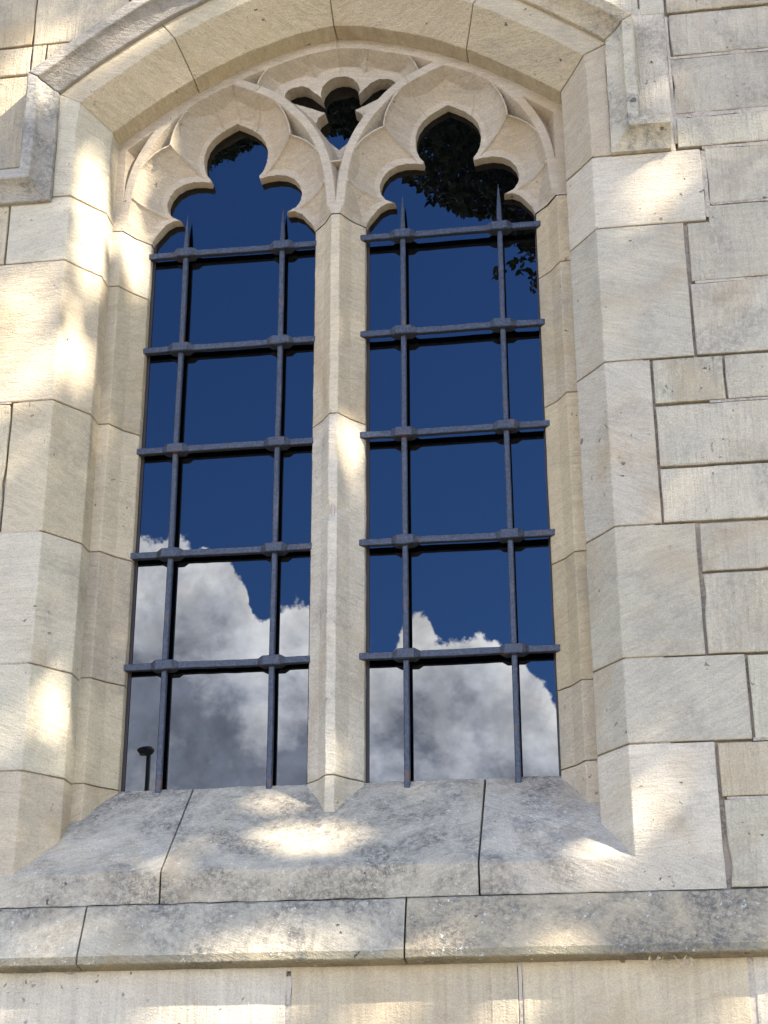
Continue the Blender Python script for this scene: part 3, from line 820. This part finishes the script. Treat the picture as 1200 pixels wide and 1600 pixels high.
def tube(mb, pts_, rad, n=10):
    rings = []
    for i, p in enumerate(pts_):
        p = Vector(p); d = (Vector(pts_[min(i+1, len(pts_)-1)])-Vector(pts_[max(i-1, 0)])).normalized()
        u = d.cross(Vector((.31, .83, .1))).normalized(); v_ = d.cross(u)
        rings.append([p+(u*math.cos(k*2*math.pi/n)+v_*math.sin(k*2*math.pi/n))*rad[i] for k in range(n)])
    vs = [q for r_ in rings for q in r_]; fs = []
    for i in range(len(rings)-1):
        for k in range(n): fs.append((i*n+k, i*n+(k+1) % n, (i+1)*n+(k+1) % n, (i+1)*n+k))
    mb.add(vs, fs)
def leaf(mb, p, r_, L, Wd, origin=None):
    d = Vector((r_.gauss(0, 1), r_.gauss(0, 1), r_.gauss(-.5, .8))).normalized()
    if origin is not None and not all(gap_keep(*on_wall(p+origin+d*L*k)) for k in (.1, .5, .9)): return False
    s = d.cross(Vector((r_.gauss(0, 1), r_.gauss(0, 1), r_.gauss(0, 1)))).normalized(); nn = d.cross(s)*L*.08
    d *= L; s *= Wd*.5
    mb.add([p, p+d*.3+s*.9+nn, p+d*.65+s*.75+nn, p+d, p+d*.65-s*.75+nn, p+d*.3-s*.9+nn], [(0, 1, 2, 3), (0, 3, 4, 5)]); return True
def limb(mb, a, b, r0, r1, r_, k=6):
    a, b = Vector(a), Vector(b); pts_ = []; L = (b-a).length
    for i in range(k+1):
        t = i/k; p = a.lerp(b, t)+Vector((r_.uniform(-1, 1), r_.uniform(-1, 1), r_.uniform(-.6, .8)))*L*.05*(0 if i in (0, k) else 1); pts_.append(p)
    tube(mb, pts_, [r0+(r1-r0)*i/k for i in range(k+1)], 7); return pts_

# gaps through the sun-side crown that let the sun reach the stone: (x, y, z of the sunlit spot, radius across, radius up, rotation)
SPOTS = [(-0.13, 0.20, -0.806, 0.035, 0.04, 0), (-0.681, 0.05, 0.969, 0.055, 0.15, -15),
         (-0.658, 0.07, 0.764, 0.035, 0.08, 0),
         (-0.619, 0.215, 0.827, 0.04, 0.1, 0),
         (-0.589, 0.19, 1.109, 0.04, 0.07, 0),
         (-0.709, 0.05, 0.467, 0.032, 0.08, 0),
         (-0.682, 0.06, -0.553, 0.025, 0.045, 0),
         (-0.042, 0.089, -0.914, 0.085, 0.055, 10),
         (0.667, 0.022, -0.979, 0.05, 0.02, -15),
         (0.043, 0.215, 0.155, 0.028, 0.045, 0),
         (0.926, 0, 0.798, 0.035, 0.06, -30),
         (0.421, 0, -1.328, 0.04, 0.03, 0),
         (0.161, 0, -1.345, 0.06, 0.02, 0),
         (-0.239, 0, -1.331, 0.14, 0.02, 0),
         (-0.731, 0, -1.302, 0.02, 0.02, 0),
         (1.002, 0, -1.338, 0.04, 0.03, 0),
         (0.766, 0, -0.908, 0.006, 0.035, 0),
         (-0.559, 0, 1.547, 0.06, 0.05, 30),
         (-0.671, 0, 1.442, 0.03, 0.03, 0),
         (-0.953, 0, 1.253, 0.05, 0.1, 0),
         (-0.884, 0, 0.596, 0.04, 0.05, 0),
         (-0.829, 0, 0.39, 0.05, 0.03, 0),
         (0.778, 0, 1.419, 0.03, 0.03, 0),
         (-0.916, 0, 1.4, 0.03, 0.03, 0),
         ]
def on_wall(p):
    t = (p.y-.05)/(-SUN.y)*-1.0                      # along the sun's ray back to y = .05
    t = (p.y-.05)/SUN.y
    return p.x-SUN.x*t, p.z-SUN.z*t
GAPS = [on_wall(Vector(q[:3])) + tuple(q[3:]) for q in SPOTS]
def gap(x, z):
    for cx_, cz_, rx, rz, ro in GAPS:
        c, s = math.cos(R(ro)), math.sin(R(ro)); u = ((x-cx_)*c+(z-cz_)*s)/rx; v_ = (-(x-cx_)*s+(z-cz_)*c)/rz
        if u*u+v_*v_ < 1.0: return True
    return False
GROW = .040
def gap_keep(x, z, extra=0.0):
    for cx_, cz_, rx, rz, ro in GAPS:
        c, s = math.cos(R(ro)), math.sin(R(ro)); u = ((x-cx_)*c+(z-cz_)*s)/(rx+GROW+extra); v_ = (-(x-cx_)*s+(z-cz_)*c)/(rz+GROW+extra)
        if u*u+v_*v_ < 1.0: return False
    return True

def crosses(pts_, b):
    for p, q in zip(pts_, pts_[1:]):
        for k in range(8):
            if not gap_keep(*on_wall(p.lerp(q, k/8)+b), .09): return True
    return False
def tree(label, base, crown_c, crown_r, n, L, Wd, seed, keep, limbs=9, sun_side=False, bad=None, extra=0):
    t = empty('broadleaf_tree', label, 'tree', base); r_ = random.Random(seed); b = Vector(base); cc = Vector(crown_c)-b
    tk = MB(); fork = Vector((cc.x*.35, cc.y*.35, (cc.z-crown_r[2])*.85))
    def try_limb(start, end, r0, r1):
        for _ in range(60):
            tmp = MB(); a_, e_ = start(), end(); pts_ = limb(tmp, a_, e_, r0, r1, r_)
            if not (sun_side and crosses(pts_, b)) and not (bad and any(bad(p.lerp(q_, k/6)+b) for p, q_ in zip(pts_, pts_[1:]) for k in range(6))): tk.add(tmp.v, tmp.f); return pts_
        return []
    rv = lambda k: Vector((r_.uniform(-1, 1)*crown_r[0], r_.uniform(-1, 1)*crown_r[1], r_.uniform(-1, 1)*crown_r[2]))*k
    limb(tk, (0, 0, -.1), fork, .30, .20, r_)
    try_limb(lambda: fork, lambda: cc+rv(.7)+Vector((0, 0, crown_r[2]*.3)), .18, .04)
    for k in range(limbs):
        try_limb(lambda: fork.lerp(cc, r_.uniform(0, .8)) if not sun_side else fork, lambda: cc+rv(.8), .09, .015)
    tk.build('trunk', M_BARK, t)
    cr_ = MB(); made = 0; tries = 0
    clumps = []
    for k in range(260):
        while True:
            v_ = Vector((r_.uniform(-1, 1), r_.uniform(-1, 1), r_.uniform(-1, 1)))
            if .1 < v_.length < 1: break
        clumps.append(Vector((v_.x*crown_r[0], v_.y*crown_r[1], v_.z*crown_r[2])))
    while made < n and tries < n*6:
        tries += 1
        p = cc+r_.choice(clumps)+Vector((r_.gauss(0, .42), r_.gauss(0, .42), r_.gauss(0, .36)))
        if not keep(p+b, r_): continue
        if leaf(cr_, p, r_, L*r_.uniform(.7, 1.2), Wd*r_.uniform(.7, 1.2), b): made += 1
    for k in range(extra):                          # fill leaves added between sun and window to shade the wall
        p = Vector((r_.uniform(-1.5, 1.6), .05, r_.uniform(-1.9, 2.0)))+SUN*r_.uniform(7.2, 10.8)
        if keep(p, r_): leaf(cr_, p-b, r_, L*r_.uniform(.7, 1.2), Wd*r_.uniform(.7, 1.2), b)
    cr_.build('crown', M_LEAF, t)
    return t
def keep_sun(p, r_):
    x, z = on_wall(p)
    if x < -.5 and r_.random() < .18: return False      # leaves left out to let more sun onto the left wall
    return gap_keep(x, z)
ctr = Vector((.05, 0, .15))+SUN*9.0
tree('tall leafy tree to the right of the window that dapples the wall with shade', (ctr.x+.6, ctr.y-.5, G0), ctr, (3.4, 3.0, 3.0), 30000, .11, .08, 21, keep_sun, sun_side=True, extra=2300)
Mc_ = Vector((.7045, 2*YG+3.7751, -1.7016))            # the eye's image behind the glass
def ang(p):
    d = p-Mc_; return math.degrees(math.atan2(d.x, -d.y)), math.degrees(math.atan2(d.z, math.hypot(d.x, d.y)))
def shows(p):
    a, e = ang(p); return -19 < a < -1.2 and e < 36.5
def keep_ref(p, r_):
    a, e = ang(p)
    pts_ = [(-40, 34.2), (-15.4, 34.55), (-13.3, 35.5), (-9.0, 35.9), (-7.6, 35.4), (-7.0, 34.2), (-6.2, 33.6), (-5, 33.1), (-3.6, 32.9), (-2.6, 32.0), (0, 30.2), (60, 30)]
    lo = np.interp(a, [q[0] for q in pts_], [q[1] for q in pts_])+(.12 if a < -12.5 else .35)*noise.noise(Vector((a*2.2, 0, 2)))
    x, z = on_wall(p)
    return e > lo and gap_keep(x, z)
tb_ = tree('tall leafy tree opposite the window whose lower boughs are reflected in the right light', (3.6, -11.5, G0), (-.6, -10.9, 11.8), (5.3, 2.8, 4.8), 150000, .105, .075, 5, keep_ref, bad=shows)
# one bough that hangs lower
hb = MB(); hl = MB(); rb = random.Random(12)
def dirpt(a, e, r): return Vector((Mc_.x+r*math.sin(R(a)), Mc_.y-r*math.cos(R(a)), Mc_.z+r*math.tan(R(e))))
o_ = Vector(tb_.location)
pts_ = [dirpt(a, e, 15.0)-o_ for a, e in ((1.5, 36), (-.5, 33.2), (-1.6, 31.9), (-2.6, 31.35), (-3.5, 31.1))]
tube(hb, pts_, [.018, .012, .008, .006, .003], 6); hb.build('bough', M_BARK, tb_)
for a0, e0, sp2, k in ((-2.0, 31.7, .30, 26), (-2.7, 31.2, .22, 20), (-3.5, 31.05, .16, 12), (-2.05, 30.8, .14, 11), (-2.1, 30.4, .10, 7), (-1.4, 31.6, .35, 30), (-.6, 32.2, .5, 40)):
    for _ in range(k):
        leaf(hl, dirpt(a0+rb.gauss(0, sp2), e0+rb.gauss(0, sp2*.7), 15+rb.gauss(0, .2))-o_, rb, .10, .065)
for _ in range(7000):
    p = dirpt(rb.uniform(-18, -12), rb.uniform(34.4, 39.5), 15+rb.gauss(0, .5))
    if keep_ref(p, rb): leaf(hl, p-o_, rb, .10, .07, o_)
hl.build('bough_leaves', M_LEAF, tb_)

lp = empty('lamp_post', 'slim grey post top street lamp reflected in the bottom left corner of the glass', 'street lamp', tuple(dirpt(-16.62, 0, 27)[:2])+(G0,))
ztop = dirpt(-16.6, 14.25, 27).z-G0
q = MB(); tube(q, [(0, 0, 0), (0, 0, 1.2), (0, 0, 1.25), (0, 0, ztop-.05)], [.08, .08, .05, .038], 12); q.build('post', M_STEEL, lp)
q = MB(); NL = 18                               # a flat side-entry lantern, longest away from the post
hs = [(-.20, .010, .0), (-.185, .05, .02), (-.15, .085, .04), (-.08, .10, .060), (.0, .085, .066), (.06, .05, .05), (.09, .02, .02)]
vs = [(x, math.cos(k*2*math.pi/NL)*w_, ztop+math.sin(k*2*math.pi/NL)*h_*(1.0 if math.sin(k*2*math.pi/NL) > 0 else 1.5)) for x, w_, h_ in hs for k in range(NL)]
fs = [(i*NL+k, i*NL+(k+1) % NL, (i+1)*NL+(k+1) % NL, (i+1)*NL+k) for i in range(len(hs)-1) for k in range(NL)]
q.add(vs, fs+[tuple(range(NL)), tuple(range((len(hs)-1)*NL, len(hs)*NL))]); q.build('lamp_head', M_STEEL, lp)
q = MB(); vs = [(x, y_, ztop-.074-dz) for dz in (0, .012) for x, y_ in ((-.15, -.05), (-.04, -.06), (-.04, .06), (-.15, .05))]
q.add(vs, [(0, 1, 2, 3), (7, 6, 5, 4), (0, 4, 5, 1), (1, 5, 6, 2), (2, 6, 7, 3), (3, 7, 4, 0)]); q.build('lens', M_LENS, lp)
